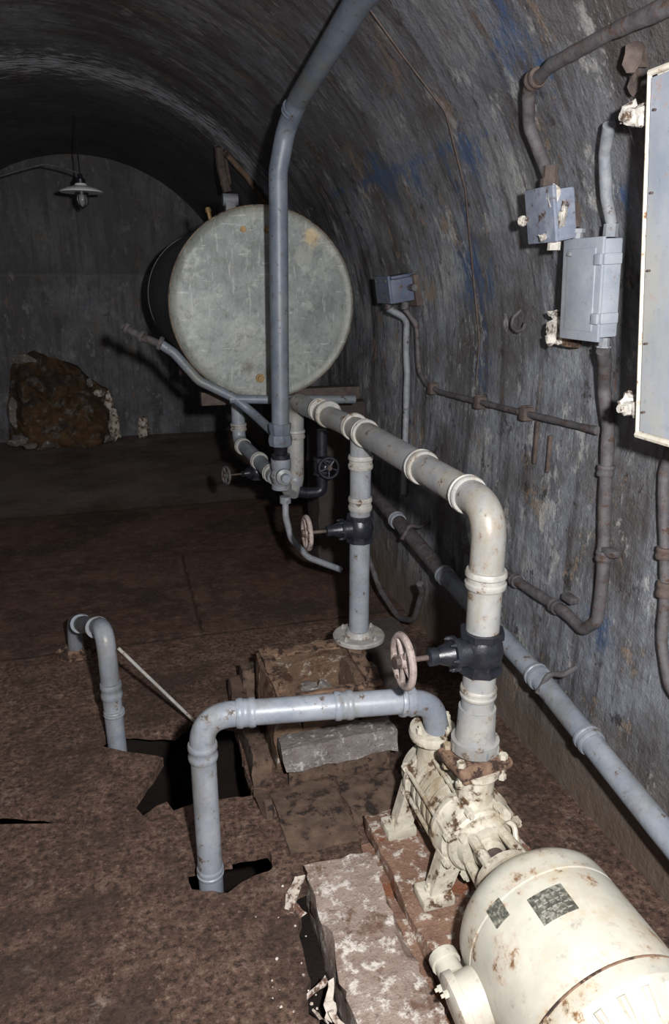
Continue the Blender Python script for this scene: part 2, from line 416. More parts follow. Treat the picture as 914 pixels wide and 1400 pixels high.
me=bpy.data.meshes.new('floor'); me.from_pydata(m.v,[],m.f); me.materials.append(M_floor)
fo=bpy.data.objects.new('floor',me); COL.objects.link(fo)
bm=bmesh.new(); bm.from_mesh(me); bmesh.ops.remove_doubles(bm,verts=bm.verts,dist=1e-5); bmesh.ops.recalc_face_normals(bm,faces=bm.faces); bm.to_mesh(me); bm.free()
# pit interior
m=Mesh()
def openbox(x0,x1,y0,y1,zb):
    m.add([(x0,y0,zb),(x1,y0,zb),(x1,y1,zb),(x0,y1,zb),(x0,y0,-.03),(x1,y0,-.03),(x1,y1,-.03),(x0,y1,-.03)],[(0,1,2,3),(0,1,5,4),(1,2,6,5),(2,3,7,6),(3,0,4,7)])
openbox(-1.3,.36,1.60,2.60,-.65); openbox(.12,.42,.5,1.595,-.10)
single('floor_pit',m,M_mud,False)

# ------------------------------------------------------------------ generic pipe fittings
def collar(m,c,d,r,w=.03,k=1.22):
    c=Vector(c);d=Vector(d).normalized()
    lathe(m,c-d*w/2,d,[(0,r*1.02),(0,r*k*.95),(w*.12,r*k),(w*.30,r*k),(w*.38,r*k*.93),(w*.62,r*k*.93),(w*.70,r*k),(w*.88,r*k),(w,r*k*.95),(w,r*1.02)],28)
def ring(m,c,d,r,w=.014,k=1.3):
    c=Vector(c);d=Vector(d).normalized()
    lathe(m,c-d*w/2,d,[(0,r),(0,r*k*.93),(w*.3,r*k),(w*.7,r*k),(w,r*k*.93),(w,r)],28)
def gate_valve(name,c,pd,sd,r,L1,Rw,wheelmat=M_wheel,body=M_black):
    """c centre, pd pipe direction, sd spindle direction, L1 centre->wheel"""
    c=Vector(c);pd=Vector(pd).normalized();sd=Vector(sd).normalized()
    g=Grp(name); m=Mesh()
    h=r*1.15
    lathe(m,c-pd*h,pd,[(0,r*1.0),(0,r*1.16),(h*.3,r*1.16),(h*.34,r*1.0),(h*.7,r*1.04),(h,r*1.1),(h*1.3,r*1.04),(h*1.66,r*1.0),(h*1.7,r*1.16),(h*2,r*1.16),(h*2,r)],8)
    lathe(m,c-pd*h*.75,pd,[(0,r*.9),(h*.3,r*1.05),(h*.75,r*1.15),(h*1.2,r*1.05),(h*1.5,r*.9)],24)
    lathe(m,c,sd,[(0,r*.82),(r*1.45,r*.72),(r*1.45,r*.92),(r*1.66,r*.92),(r*1.68,r*.66),(r*2.2,r*.5),(r*2.5,r*.38),(r*2.5,r*.46),(r*2.9,r*.46),(r*2.95,r*.34)],24)
    g.part('body',m,body)
    m=Mesh(); bolts(m,c+sd*r*1.66,sd,r*.79,6,r*.12,r*.15); g.part('bonnet_bolts',m,body)
    m=Mesh(); cyl(m,c+sd*r*2.6,c+sd*(L1+.012),r*.14,12); lathe(m,c+sd*(L1+.006),sd,[(0,r*.3),(r*.3,r*.3)],6); g.part('spindle',m,M_rustd)
    m=Mesh(); wc=c+sd*L1; torus(m,wc,sd,Rw,Rw*.15,30,10)
    d,u,w=frame(sd)
    for i in range(5):
        a=2*math.pi*i/5+.3; e=u*math.cos(a)+w*math.sin(a)
        cyl(m,wc+e*Rw*.15,wc+e*Rw*.98,Rw*.11,8)
    lathe(m,wc-sd*Rw*.14,sd,[(0,Rw*.2),(0,Rw*.30),(Rw*.28,Rw*.28),(Rw*.28,Rw*.15)],14)
    g.part('handwheel',m,wheelmat)
    return g.end()

# ------------------------------------------------------------------ delivery main (upper main pipe)
MX,MY,MZ=.80,1.45,1.10; r=.041
g=Grp('delivery_main_pipe')
m=Mesh(); tube(m,[(MX,MY,.46),(MX,MY,MZ),(.80,1.9,MZ),(.80,2.41,MZ),(.76,3.24,MZ-.02),(.755,3.24,.70),(.72,3.2,.66)],r,.085,24,9); g.part('pipe',m,M_pipeW)
m=Mesh()
collar(m,(MX,MY,.925),(0,0,1),r,.045); collar(m,(.80,1.57,MZ),(0,1,0),r,.03,1.2)
collar(m,(.80,1.86,MZ),(0,1,0),r,.04); collar(m,(MX,MY,.62),(0,0,1),r,.03,1.12)
collar(m,(.80,2.36,MZ),(0,1,0),r,.028,1.22); collar(m,(.80,2.48,MZ),(0,1,0),r,.028,1.22)
ring(m,(.782,2.76,MZ),(0,1,0),r,.02,1.35); collar(m,(.775,2.86,MZ),(0,1,0),r,.03,1.2)
collar(m,(.758,3.24,.93),(0,0,1),r,.04,1.15)
g.part('collars',m,M_coll)
m=Mesh(); lathe(m,(MX,MY,.455),(0,0,1),[(0,r*1.05),(0,r*1.5),(.03,r*1.5),(.032,r*1.28),(.05,r*1.2),(.12,r*1.15),(.12,r)],24)
lathe(m,(MX,MY,.455),(0,0,1),[(0,r*1.55),(.022,r*1.55)],8)
g.part('lower_union',m,M_pipeW)
m=Mesh(); tube(m,[(.805,2.42,MZ),(.805,2.42,.30)],.038,.05,24); g.part('branch_pipe',m,M_pipe)
m=Mesh(); collar(m,(.805,2.42,.985),(0,0,1),.039,.05,1.16); collar(m,(.805,2.42,.83),(0,0,1),.039,.05,1.13)
g.part('branch_collars',m,M_coll)
m=Mesh(); lathe(m,(.805,2.42,.285),(0,0,1),[(0,.095),(.004,.1),(.016,.1),(.02,.095),(.02,.055),(.04,.045)],32); bolts(m,(.805,2.42,.303),(0,0,1),.078,4,.009,.01,.6)
g.part('floor_flange',m,M_coll)
g.end()
gate_valve('gate_valve',(MX,MY,.735),(0,0,1),(-1,0,-.0),.048,.205,.062)
gate_valve('gate_valve',(.805,2.42,.735),(0,0,1),(-1,0,0),.044,.20,.058)

# ------------------------------------------------------------------ suction pipe (elbow into floor)
r=.034
g=Grp('suction_pipe')
m=Mesh(); tube(m,[(.13,1.68,-.60),(.13,1.68,.525),(.66,1.60,.525),(.745,1.60,.50),(.765,1.605,.418)],r,.085,24,10); g.part('pipe',m,M_pipe)
m=Mesh(); collar(m,(.13,1.68,.42),(0,0,1),r,.05,1.16); collar(m,(.245,1.663,.525),(1,-.15,0),r,.05,1.16)
collar(m,(.50,1.625,.525),(1,-.15,0),r,.05,1.16); collar(m,(.67,1.60,.522),(1,-.06,-.1),r,.04,1.22); collar(m,(.13,1.68,.03),(0,0,1),r,.03,1.1)
g.part('collars',m,M_pipe); g.end()

# ------------------------------------------------------------------ left floor pipe
r=.033
g=Grp('floor_return_pipe')
m=Mesh(); tube(m,[(-.29,3.17,.0),(-.275,3.12,.17),(-.12,2.42,.46),(-.115,2.41,-.60)],r,.07,20,9); g.part('pipe',m,M_pipe)
m=Mesh(); collar(m,(-.118,2.41,.22),(0,0,1),r,.06,1.15); collar(m,(-.116,2.41,.13),(0,0,1),r,.02,1.12)
collar(m,(-.15,2.545,.405),(.2,.91,-.37),r,.035,1.22); collar(m,(-.235,2.93,.25),(.2,.91,-.37),r,.035,1.22)
g.part('collars',m,M_pipe)
m=Mesh(); lathe(m,(-.29,3.17,.0),(0,0,1),[(0,.085),(.012,.085),(.014,.05),(.03,.045)],28); bolts(m,(-.29,3.17,.012),(0,0,1),.066,4,.008,.01); g.part('flange',m,M_rust)
g.end()
single('thin_rod',cyl(Mesh(),(-.08,2.40,.385),(.215,2.37,-.01),.006,10),M_coll)

# ------------------------------------------------------------------ overhead feed pipe
r=.039
g=Grp('overhead_feed_pipe')
m=Mesh(); tube(m,[(.67,3.15,.90),(.685,3.15,2.02),(.715,3.13,2.17),(.735,3.0,2.25),(.73,2.26,2.345),(.73,.5,2.385)],r,.12,24,9); g.part('pipe',m,M_pipe2)
m=Mesh(); collar(m,(.725,3.05,2.225),(.06,-.75,.5),r,.03,1.1); lathe(m,(.67,3.15,.90),(0,0,1),[(0,.05),(.025,.055),(.05,.05),(.052,.044),(.08,.05),(.1,.05),(.1,.04)],8)
g.part('union',m,M_pipe2)
m=Mesh(); lathe(m,(.67,3.15,.84),(0,0,1),[(0,.03),(0,.042),(.02,.042),(.024,.03),(.05,.032),(.06,.04)],20); g.part('dark_fitting',m,M_black)
m=Mesh(); lathe(m,(.67,3.15,.70),(0,0,1),[(0,.03),(0,.045),(.02,.045),(.024,.038),(.06,.05),(.09,.04),(.10,.046),(.14,.046)],20)
lathe(m,(.67,3.15,.77),(0,-1,0),[(0,.035),(.05,.03),(.05,.036),(.07,.036),(.075,.02),(.1,.018)],16)
g.part('stop_cock',m,M_pipe)
g.end()
# ------------------------------------------------------------------ tank
TX,TZ,TR,TY0,TY1=.70,1.49,.447,3.6,5.7
g=Grp('water_tank')
m=Mesh(); lathe(m,(TX,TY0,TZ),(0,1,0),[(0,TR-.004),(0,TR),(.03,TR),(.032,TR-.004),(TY1-TY0-.03,TR-.004),(TY1-TY0-.03,TR),(TY1-TY0,TR),(TY1-TY0+.03,TR*.6)],72); g.part('shell',m,M_tankside)
m=Mesh(); lathe(m,(TX,TY0-.006,TZ),(0,1,0),[(.0,0),(.0,TR*.5),(.002,TR*.9),(.002,TR-.010),(.0,TR-.008),(-.004,TR-.004),(.0,TR+.002),(.012,TR+.004)],72); g.part('front_head',m,M_tank,True,60)
m=Mesh(); torus(m,(TX,TY0-.004,TZ),(0,1,0),TR-.002,.0045,80,8); g.part('rim_weld',m,M_rust)
m=Mesh(); lathe(m,(.722,TY0-.006,1.83),(0,-1,0),[(0,.016),(.014,.016),(.014,.010),(.03,.010)],12); lathe(m,(.668,TY0-.006,1.145),(0,-1,0),[(0,.022),(.012,.022),(.012,.014),(.03,.014)],12)
lathe(m,(.47,3.64,1.86),(-.2,0,1),[(0,.010),(.045,.010),(.045,.015),(.065,.012)],10)
lathe(m,(.61,TY0-.006,1.83),(0,-1,0),[(0,.014),(.012,.014),(.012,.009),(.022,.009)],12)
g.part('brass_plugs',m,M_brass)
m=Mesh(); box(m,(.575,3.72,TZ+TR-.01),(.05,.05,.10),None,.008); cyl(m,(.54,3.72,TZ+TR+.03),(.61,3.72,TZ+TR+.03),.028,16); g.part('lifting_lug',m,M_tankside)
g.end()
g=Grp('tank_cradle')
m=Mesh()
for y in (3.95,5.3):
    box(m,(.85,y,1.005),(.88,.09,.07),None,.004)
    for s in (-1,1):
        cyl(m,(TX+s*.05,y,1.0),(TX+s*.33,y,1.17),.02,8)
g.part('beams',m,M_rustd,True)
m=Mesh()
for y in (3.95,5.3): rough_box(m,(1.02,y-.13,0),(1.295,y+.13,.972),.006,.06,y)
g.part('piers',m,M_pier,True); g.end()
g=Grp('tank_overflow_pipe')
m=Mesh(); tube(m,[(.20,3.50,1.325),(.255,3.5,1.285),(.36,3.5,1.155),(.52,3.49,1.07),(.60,3.48,1.0),(.665,3.3,.935)],.022,.1,16); tube(m,[(.50,3.49,1.065),(.80,3.47,1.05),(1.12,3.47,1.04)],.021,.05,16); g.part('pipe',m,M_pipe2)
m=Mesh(); tube(m,[(.20,3.50,1.325),(.13,3.56,1.35),(.04,3.62,1.40)],.018,.03,14); ring(m,(.195,3.5,1.33),(1,-.1,-.5),.022,.02,1.5); ring(m,(.12,3.57,1.357),(1,-.6,-.5),.02,.02,1.5); ring(m,(.06,3.61,1.39),(1,-.6,-.5),.02,.02,1.5)
g.part('rusted_union',m,M_cond); g.end()
g=Grp('tank_drain_pipe'); r=.036
m=Mesh(); tube(m,[(.60,3.9,1.05),(.60,3.9,.77),(.625,3.62,.755),(.655,3.22,.735)],r,.06,20); g.part('pipe',m,M_pipe)
m=Mesh(); collar(m,(.60,3.9,.85),(0,0,1),r,.04,1.22); collar(m,(.605,3.80,.762),(.1,-1,0),r,.03,1.25); collar(m,(.635,3.50,.75),(.1,-1,0),r,.035,1.25); collar(m,(.652,3.28,.74),(.1,-1,0),r,.035,1.25)
g.part('collars',m,M_coll); g.end()
gate_valve('gate_valve',(.63,3.55,.68),(0,0,1),(-.95,-.3,.05),.030,.17,.042,M_cond)
gate_valve('gate_valve',(.875,3.2,.78),(0,0,1),(0,-1,.15),.036,.12,.045,M_black)
m=Mesh(); tube(m,[(.76,3.2,.665),(.80,3.2,.655),(.875,3.2,.655),(.875,3.2,.735)],.026,.03,16); tube(m,[(.875,3.2,.83),(.875,3.2,.95)],.024,.03,16);single('valve_bypass_pipe',m,M_black)
m=Mesh(); tube(m,[(.68,3.12,.66),(.675,3.1,.58),(.70,3.1,.47),(.78,3.1,.37),(.94,3.1,.29)],.015,.1,14); lathe(m,(.68,3.12,.64),(0,0,1),[(0,.02),(0,.026),(.03,.026),(.03,.02)],12); single('drain_hose',m,M_condg)

# ------------------------------------------------------------------ low pipe along right wall
g=Grp('wall_base_pipe'); r=.034
P=[(1.215,3.75,.57),(1.21,3.34,.55),(1.21,2.53,.455),(1.20,1.8,.40),(1.20,1.21,.30),(1.20,.3,.17)]
m=Mesh(); tube(m,P[2:],r,.3,24); g.part('pipe',m,M_pipe)
m=Mesh(); tube(m,P[:3],r*.98,.3,24); g.part('stained_pipe_length',m,M_cond)
m=Mesh()
for y in (3.08,2.53,1.80,1.52):
    for a,b in zip(P,P[1:]):
        if b[1]<=y<=a[1]:
            t=(y-a[1])/(b[1]-a[1]); c=Vector(a).lerp(Vector(b),t); d=Vector(b)-Vector(a)
            collar(m,c,d,r,.04,1.22); break
g.part('collars',m,M_pipe)
m=Mesh()
for y,z in ((1.74,.40),(.9,.27),(2.9,.51)): tube(m,[(1.165,y,z-.02),(1.2,y,z+.045),(1.25,y,z+.03),(1.295,y,z+.05)],.009,.03,10)
g.part('brackets',m,M_cond)
g.end()
m=Mesh(); tube(m,[(1.12,3.25,.30),(1.14,3.1,.16),(1.16,2.9,.10),(1.17,2.74,.16),(1.16,2.64,.34),(1.13,2.60,.40)],.014,.15,14,9); single('rubber_hose',m,M_cond)

# ------------------------------------------------------------------ electrical gear
def tilt(a): return Matrix.Rotation(math.radians(a),3,'Y')
def wx(z,off=.03):
    return CX+R-off if z<ZC else CX+math.sqrt((R-off)**2-(z-ZC)**2)
def wallpath(l,off=.02): return [(wx(z,off),y,z) for y,z in l]
g=Grp('junction_box'); rt=tilt(-9); c=Vector((1.195,3.12,1.565))
m=Mesh(); box(m,c,(.12,.16,.10),rt,.008); box(m,c+Vector((-.062,0,-.0)),(.012,.175,.115),rt,.004); box(m,c+Vector((0,0,.056)),(.10,.12,.012),rt,.003); g.part('body',m,M_jbox)
m=Mesh(); cyl(m,c+Vector((-.02,.045,-.05)),c+Vector((-.02,.045,-.08)),.017,12); cyl(m,c+Vector((.02,-.05,-.05)),c+Vector((.02,-.05,-.08)),.017,12); cyl(m,c+Vector((.03,-.08,.01)),c+Vector((.03,-.13,.01)),.014,12)
for yy in (-.06,.06):
    cyl(m,c+Vector((-.066,yy,.035)),c+Vector((-.08,yy,.035)),.007,8)
g.part('glands',m,M_cond)
m=Mesh(); box(m,c+Vector((.06,0,0)),(.03,.20,.13),rt,.003); g.part('back_plate',m,M_rustd); g.end()
single('grey_conduit_pipe',tube(Mesh(),[(1.175,3.165,1.485)]+wallpath([(3.165,1.44),(3.19,1.29),(3.17,1.2),(3.17,.87),(3.17,.62)],.025),.015,.05,12,6,.1),M_condg)
g=Grp('brown_conduit_pipe')
m=Mesh(); tube(m,[(1.215,3.07,1.485)]+wallpath([(3.06,1.42),(3.04,1.22),(2.95,1.175),(2.80,1.16),(2.53,1.17),(2.10,1.185),(1.74,1.20)],.022),.011,.06,12,6,.25); g.part('conduit',m,M_cond)
m=Mesh()
for y,z in ((2.88,1.165),(2.45,1.172),(2.12,1.185)):
    box(m,(wx(z,.022),y,z),(.04,.035,.045),None,.006); cyl(m,(1.26,y,z+.02),(1.295,y,z+.02),.008,8)
g.part('clamps',m,M_rustd); g.end()
single('hanging_strap',box(box(Mesh(),(1.285,2.06,1.10),(.012,.012,.14),None,.003),(1.285,1.98,1.08),(.012,.010,.12),None,.003),M_rustd)
g=Grp('upper_conduit_pipe')
m=Mesh(); tube(m,[(1.12,1.84,1.86),(1.11,1.86,1.90)]+wallpath([(1.86,1.98),(1.80,2.05),(1.68,2.07),(1.46,2.075),(1.2,2.07),(.4,2.04)],.045),.016,.06,14,7,.2); g.part('conduit',m,M_cond)
m=Mesh(); lathe(m,(1.12,1.835,1.835),(0,0,1),[(0,.024),(.02,.024),(.02,.02),(.05,.02)],10)
collar(m,(wx(2.06,.045),1.76,2.06),(0,-1,.1),.018,.03,1.3)
g.part('clamps',m,M_rustd)
m=Mesh(); chunk(m,(wx(2.03,.03),1.44,2.03),(.02,.03,.03),3); chunk(m,(wx(2.0,.022),1.47,2.0),(.012,.02,.03),5); g.part('crust',m,M_rustd); g.end()
# switch box A
g=Grp('wall_switch'); rt=tilt(-10); c=Vector((1.115,1.80,1.762))
m=Mesh(); box(m,c,(.06,.125,.125),rt,.01); box(m,c+Vector((-.032,0,.0)),(.012,.135,.135),rt,.004); g.part('body',m,M_boxb)
m=Mesh(); lathe(m,c+Vector((-.03,.055,-.005)),(-.3,1,-.1),[(0,.008),(.025,.008),(.025,.014),(.034,.014)],10); lathe(m,c+Vector((0,-.02,-.06)),(0,0,-1),[(0,.017),(.025,.017)],10)
chunk(m,c+Vector((-.035,-.05,.045)),(.01,.018,.022),4,.9); chunk(m,c+Vector((-.01,-.066,.0)),(.02,.008,.03),6,.9); chunk(m,c+Vector((-.035,-.02,-.055)),(.01,.02,.01),7,.9)
g.part('crust_and_knob',m,M_white)
m=Mesh(); box(m,c+Vector((.045,0,0)),(.04,.06,.06),rt,.003); g.part('stand_off',m,M_rustd); g.end()
# switch box B
g=Grp('electrical_fuse_box'); rt=tilt(-3); c=Vector((1.18,1.69,1.583))
m=Mesh(); box(m,c,(.05,.155,.235),rt,.006); g.part('body',m,M_box)
m=Mesh(); box(m,c+Vector((-.028,.005,-.004)),(.010,.168,.25),rt,.004); box(m,c+Vector((-.034,.005,-.004)),(.004,.12,.20),rt,.002); g.part('cover',m,M_box)
m=Mesh()
for dz in (-.07,.07):
    box(m,c+rt@Vector((-.006,-.082,dz)),(.05,.010,.026),rt,.003); box(m,c+rt@Vector((-.038,-.072,dz)),(.010,.026,.026),rt,.003)
g.part('clips',m,M_box)
m=Mesh(); lathe(m,c+Vector((-.02,.06,.115)),(0,0,1),[(0,.014),(.02,.014),(.02,.02),(.03,.02)],8); lathe(m,c+Vector((.015,-.05,-.12)),(0,0,-1),[(0,.014),(.02,.014),(.02,.019),(.025,.019)],8)
lathe(m,c+Vector((.0,-.05,.12)),(0,0,1),[(0,.018),(.03,.018)],10)
lathe(m,c+rt@Vector((-.035,.05,.085)),(-1,0,.2),[(0,.006),(.008,.006)],8)
g.part('glands',m,M_condg)
m=Mesh(); box(m,c+Vector((.042,0,0)),(.045,.05,.1),rt,.003); g.part('stand_off',m,M_rustd); g.end()
single('riser_conduit_pipe',tube(Mesh(),[(1.18,1.64,1.735),(1.155,1.635,1.79),(1.12,1.61,1.88),(1.09,1.56,1.93)],.014,.04,12,6,.1),M_condg)
g=Grp('supply_conduit_pipe')
m=Mesh(); tube(m,[(1.195,1.64,1.432),(1.22,1.66,1.40),(1.262,1.71,1.32),(1.275,1.69,1.22),(1.275,1.67,1.03),(1.275,1.64,.80),(1.275,1.64,.66),(1.275,1.70,.60),(1.275,1.80,.615),(1.275,2.12,.60),(1.275,2.5,.58)],.018,.04,14,8,.12); g.part('conduit',m,M_cond)
m=Mesh()
for p,d in (((1.275,1.68,1.1),(0,0,1)),((1.275,1.645,.86),(0,0,1)),((1.275,1.85,.612),(0,1,0)),((1.275,2.1,.60),(0,1,0))): collar(m,p,d,.019,.03,1.25)
for p in ((1.275,1.62,.88),(1.275,1.78,.67)): box(m,p,(.03,.05,.02),None,.004)
g.part('couplings',m,M_cond); g.end()
g=Grp('crusted_wall_socket')
m=Mesh(); rough_box(m,(1.21,1.865,1.425),(1.26,1.925,1.505),.01,.015,3); chunk(m,(1.215,1.895,1.51),(.018,.026,.012),4,.9); chunk(m,(1.205,1.895,1.44),(.018,.02,.02),9,.9); lathe(m,(1.21,1.895,1.47),(-1,0,0),[(0,.02),(.015,.02),(.015,.014)],12); g.part('body',m,M_white)
m=Mesh(); box(m,(1.24,1.85,1.435),(.03,.06,.025),None,.004); g.part('strap',m,M_rust); g.end()
m=Mesh(); tube(m,[(1.275,2.2,1.51),(1.25,2.2,1.49),(1.245,2.2,1.46),(1.25,2.17,1.445),(1.255,2.14,1.455),(1.255,2.13,1.475)],.006,.02,8); single('wall_hook',m,M_cond)
g=Grp('drop_conduit_pipe')
m=Mesh(); tube(m,[(1.278,1.44,1.28),(1.278,1.46,1.14),(1.278,1.435,1.02),(1.278,1.40,.87),(1.278,1.385,.72),(1.278,1.34,.62),(1.278,1.22,.56)],.014,.05,12,7,.15); g.part('conduit',m,M_cond)
m=Mesh(); collar(m,(1.278,1.42,.95),(0,0,1),.016,.03,1.3); collar(m,(1.278,1.40,.86),(0,0,1),.016,.04,1.3); g.part('couplings',m,M_rustd); g.end()
def va(y,ang,off=.006): a=math.radians(ang); return (CX+(R-off)*math.cos(a),y,ZC+(R-off)*math.sin(a))
single('vault_wire',tube(Mesh(),[va(2.35,52),va(2.38,42),va(2.32,34),va(2.40,25),va(2.5,14),va(2.5,5),(1.293,2.52,1.22)],.0028,.05,8,5),M_rustd)

# ------------------------------------------------------------------ cabinet
g=Grp('electrical_cabinet')
def cabprism(m,y0,y1,zb,zt,xb,xt,xbk,xtk):
    v=[(xb,y0,zb),(xb,y1,zb),(xbk,y1,zb),(xbk,y0,zb),(xt,y0,zt),(xt,y1,zt),(xtk,y1,zt),(xtk,y0,zt)]
    m.add(v,[(0,1,2,3),(4,5,6,7),(0,1,5,4),(1,2,6,5),(2,3,7,6),(3,0,4,7)])
m=Mesh(); cabprism(m,.72,1.30,1.285,1.965,1.07,1.0,1.27,1.09); g.part('body',m,M_cabedge,False)
m=Mesh(); cabprism(m,.73,1.29,1.297,1.955,1.052,.98,1.07,1.0); g.part('door',m,M_cab,False)
m=Mesh()
tube(m,[(1.055,1.30,1.288),(.983,1.30,1.965)],.0045,.01,8); tube(m,[(1.055,1.30,1.288),(1.055,.72,1.288)],.008,.01,8); tube(m,[(.983,1.30,1.965),(.983,.72,1.965)],.006,.01,8)
g.part('lip',m,M_cabedge)
m=Mesh()
for k in range(5):
    z=1.34+.14*k; cyl(m,(1.052-.106*(z-1.29)-.0,1.275,z),(1.048-.106*(z-1.29)-.003,1.275,z),.0025,6)
g.part('rivets',m,M_rustd)
m=Mesh()
for c in ((1.02,1.335,1.905),(1.085,1.325,1.335)):
    c=Vector(c); box(m,c,(.02,.09,.03),None,.005); lathe(m,c+Vector((-.01,.025,0)),(-1,0,0),[(0,.016),(.02,.016),(.02,.009),(.035,.009)],8)
    chunk(m,c+Vector((-.01,.045,.01)),(.016,.022,.024),c.z); chunk(m,c+Vector((-.012,.005,.0)),(.013,.02,.02),c.z+2); cyl(m,c+Vector((0,.03,0)),c+Vector((.18 if c.z<1.5 else .09,.04,0)),.008,8)
g.part('mounting_lugs',m,M_white)
g.end()

# ------------------------------------------------------------------ ceiling lamp
g=Grp('hanging_lamp'); lc=Vector((-.15,6.27,2.25))
m=Mesh(); lathe(m,lc,(0,0,1),[(-.012,.155),(-.006,.16),(.0,.155),(.022,.10),(.035,.05),(.05,.04),(.05,.0)],36); g.part('enamel_shade',m,M_shade)
m=Mesh(); lathe(m,lc,(0,0,1),[(.04,.035),(.08,.035),(.09,.02),(.12,.012)],16); lathe(m,lc,(0,0,-1),[(0,.05),(.03,.05),(.03,.04)],16)
cyl(m,lc+Vector((0,0,.10)),lc+Vector((0,0,.515)),.005,8)
for i in range(6):
    a=i*math.pi/3; e=Vector((math.cos(a),math.sin(a),0)); tube(m,[lc+e*.045+Vector((0,0,-.03)),lc+e*.045+Vector((0,0,-.09)),lc+Vector((0,0,-.125))],.003,.03,6)
g.part('holder_and_cage',m,M_black)
m=Mesh(); lathe(m,lc,(0,0,-1),[(.03,.032),(.06,.038),(.09,.032),(.11,.012)],20); g.part('glass',m,M_glass)
m=Mesh(); tube(m,[lc+Vector((0,0,.12)),(-.25,6.27,2.40),(-.39,6.27,2.425),(-.55,6.27,2.38),(-.8,6.27,2.30),(-1.15,6.27,2.26),(-1.5,6.27,1.95)],.006,.1,8); g.part('cable',m,M_cond)
g.end()
m=Mesh(); tube(m,[(.74,5.15,2.42),(.755,5.2,2.3),(.79,5.2,2.16)],.03,.05,8); box(m,(.765,5.2,2.32),(.07,.02,.24),tilt(-8),.004); single('rusted_ceiling_bracket',m,M_rustd)
m=Mesh(); tube(m,[va(5.1,49,.02),va(5.1,42,.02),va(5.1,34,.02)],.018,.1,8); single('timber_batten',m,M_wood)

# ------------------------------------------------------------------ pump
AX,AZ=.79,.235
g=Grp('centrifugal_pump')
m=Mesh(); prof=[(0,.07)]
for i in range(6):
    t=.022+i*.036; prof+=[(t,.070),(t,.097),(t+.015,.097),(t+.015,.070)]
prof+=[(.24,.070)]
lathe(m,(AX,1.42,AZ),(0,1,0),prof,40); g.part('stage_casing',m,M_pump)
m=Mesh()
lathe(m,(AX,1.355,AZ),(0,1,0),[(0,.05),(0,.085),(.008,.092),(.02,.092),(.025,.104),(.065,.108),(.07,.112),(.082,.112),(.082,.07)],40)
lathe(m,(AX+.005,1.425,AZ),(0,0,1),[(.05,.056),(.12,.048),(.165,.048),(.17,.06),(.185,.06)],28)
g.part('discharge_casing',m,M_pump)
m=Mesh(); rz=Matrix.Rotation(math.radians(8),3,'Z'); box(m,(AX+.007,1.44,.43),(.155,.125,.026),rz,.012); box(m,(AX+.007,1.44,.408),(.13,.105,.02),rz,.008)
g.part('discharge_flange',m,M_rust)
m=Mesh()
for dx in (-.058,.058):
    for dy in (-.04,.04): lathe(m,(AX+.007+dx,1.44+dy,.385),(0,0,1),[(0,.012),(.012,.012),(.012,.007),(.06,.007),(.06,.012),(.072,.012)],6)
g.part('flange_bolts',m,M_pump)
m=Mesh(); lathe(m,(AX,1.625,AZ),(0,1,0),[(0,.07),(0,.106),(.015,.106),(.02,.096),(.065,.092),(.08,.07),(.09,.05),(.115,.045),(.12,.0)],36)
lathe(m,(AX-.025,1.625,AZ),(-.03,-.03,1),[(.04,.05),(.12,.040),(.145,.040),(.15,.064),(.165,.068),(.178,.064),(.18,.04)],26)
g.part('suction_casing',m,M_pump)
m=Mesh(); bolts(m,(AX-.028,1.62,.415),(0,0,1),.054,4,.01,.014,.4); g.part('suction_bolts',m,M_pump)
m=Mesh()
for i in range(8):
    a=2*math.pi*i/8+.39; p=Vector((AX+.104*math.cos(a),1.36,AZ+.104*math.sin(a))); cyl(m,p,p+Vector((0,.285,0)),.0065,8)
    lathe(m,p+Vector((0,.01,0)),(0,-1,0),[(0,.012),(.014,.012),(.014,.007),(.024,.007)],6)
    lathe(m,p+Vector((0,.28,0)),(0,1,0),[(0,.012),(.014,.012)],6)
g.part('tie_rods',m,M_pump)
m=Mesh()
for y,w in ((1.395,.04),(1.655,.04)):
    for s in (-1,1):
        v=[(AX+s*.04,y-w/2,AZ-.06),(AX+s*.095,y-w/2,AZ-.02),(AX+s*.13,y-w/2,.075),(AX+s*.075,y-w/2,.075)]
        v+=[(x,yy+w,z) for x,yy,z in v]
        m.add(v,[(0,1,2,3),(4,5,6,7),(0,1,5,4),(1,2,6,5),(2,3,7,6),(3,0,4,7)])
        box(m,(AX+s*.11,y,.066),(.09,.075,.03),None,.008); bolts(m,(AX+s*.125,y,.078),(0,0,1),0,1,.012,.014)
g.part('feet',m,M_pump)
m=Mesh()
lathe(m,(AX,1.225,AZ),(0,1,0),[(0,.058),(0,.075),(.02,.075),(.02,.055)],30)
lathe(m,(AX,1.335,AZ),(0,1,0),[(0,.05),(0,.066),(.022,.074),(.022,.05)],30)
for i in range(4):
    a=math.pi/4+math.pi/2*i; e=Vector((math.cos(a),0,math.sin(a))); p=Vector((AX,1.235,AZ))+e*.066
    q=Vector((AX,1.34,AZ))+e*.058; cyl(m,p,q,.014,10)
lathe(m,(AX,1.33,AZ),(0,-1,0),[(0,.04),(.015,.04),(.02,.028),(.03,.026)],24)
g.part('bearing_lantern',m,M_pump)
m=Mesh(); cyl(m,(AX,1.22,AZ),(AX,1.37,AZ),.014,14); lathe(m,(AX,1.255,AZ),(0,1,0),[(0,.03),(.02,.03),(.02,.02),(.03,.02),(.03,.03),(.05,.03)],20); g.part('shaft_coupling',m,M_rustd)
m=Mesh(); tube(m,[(AX+.055,1.375,AZ+.05),(AX+.07,1.33,AZ+.06),(AX+.06,1.29,AZ+.02)],.007,.02,8); lathe(m,(AX+.055,1.36,AZ+.06),(0,-.5,1),[(0,.016),(.02,.016)],6); lathe(m,(AX-.06,1.36,AZ+.04),(0,-1,0),[(0,.013),(.02,.013)],6)
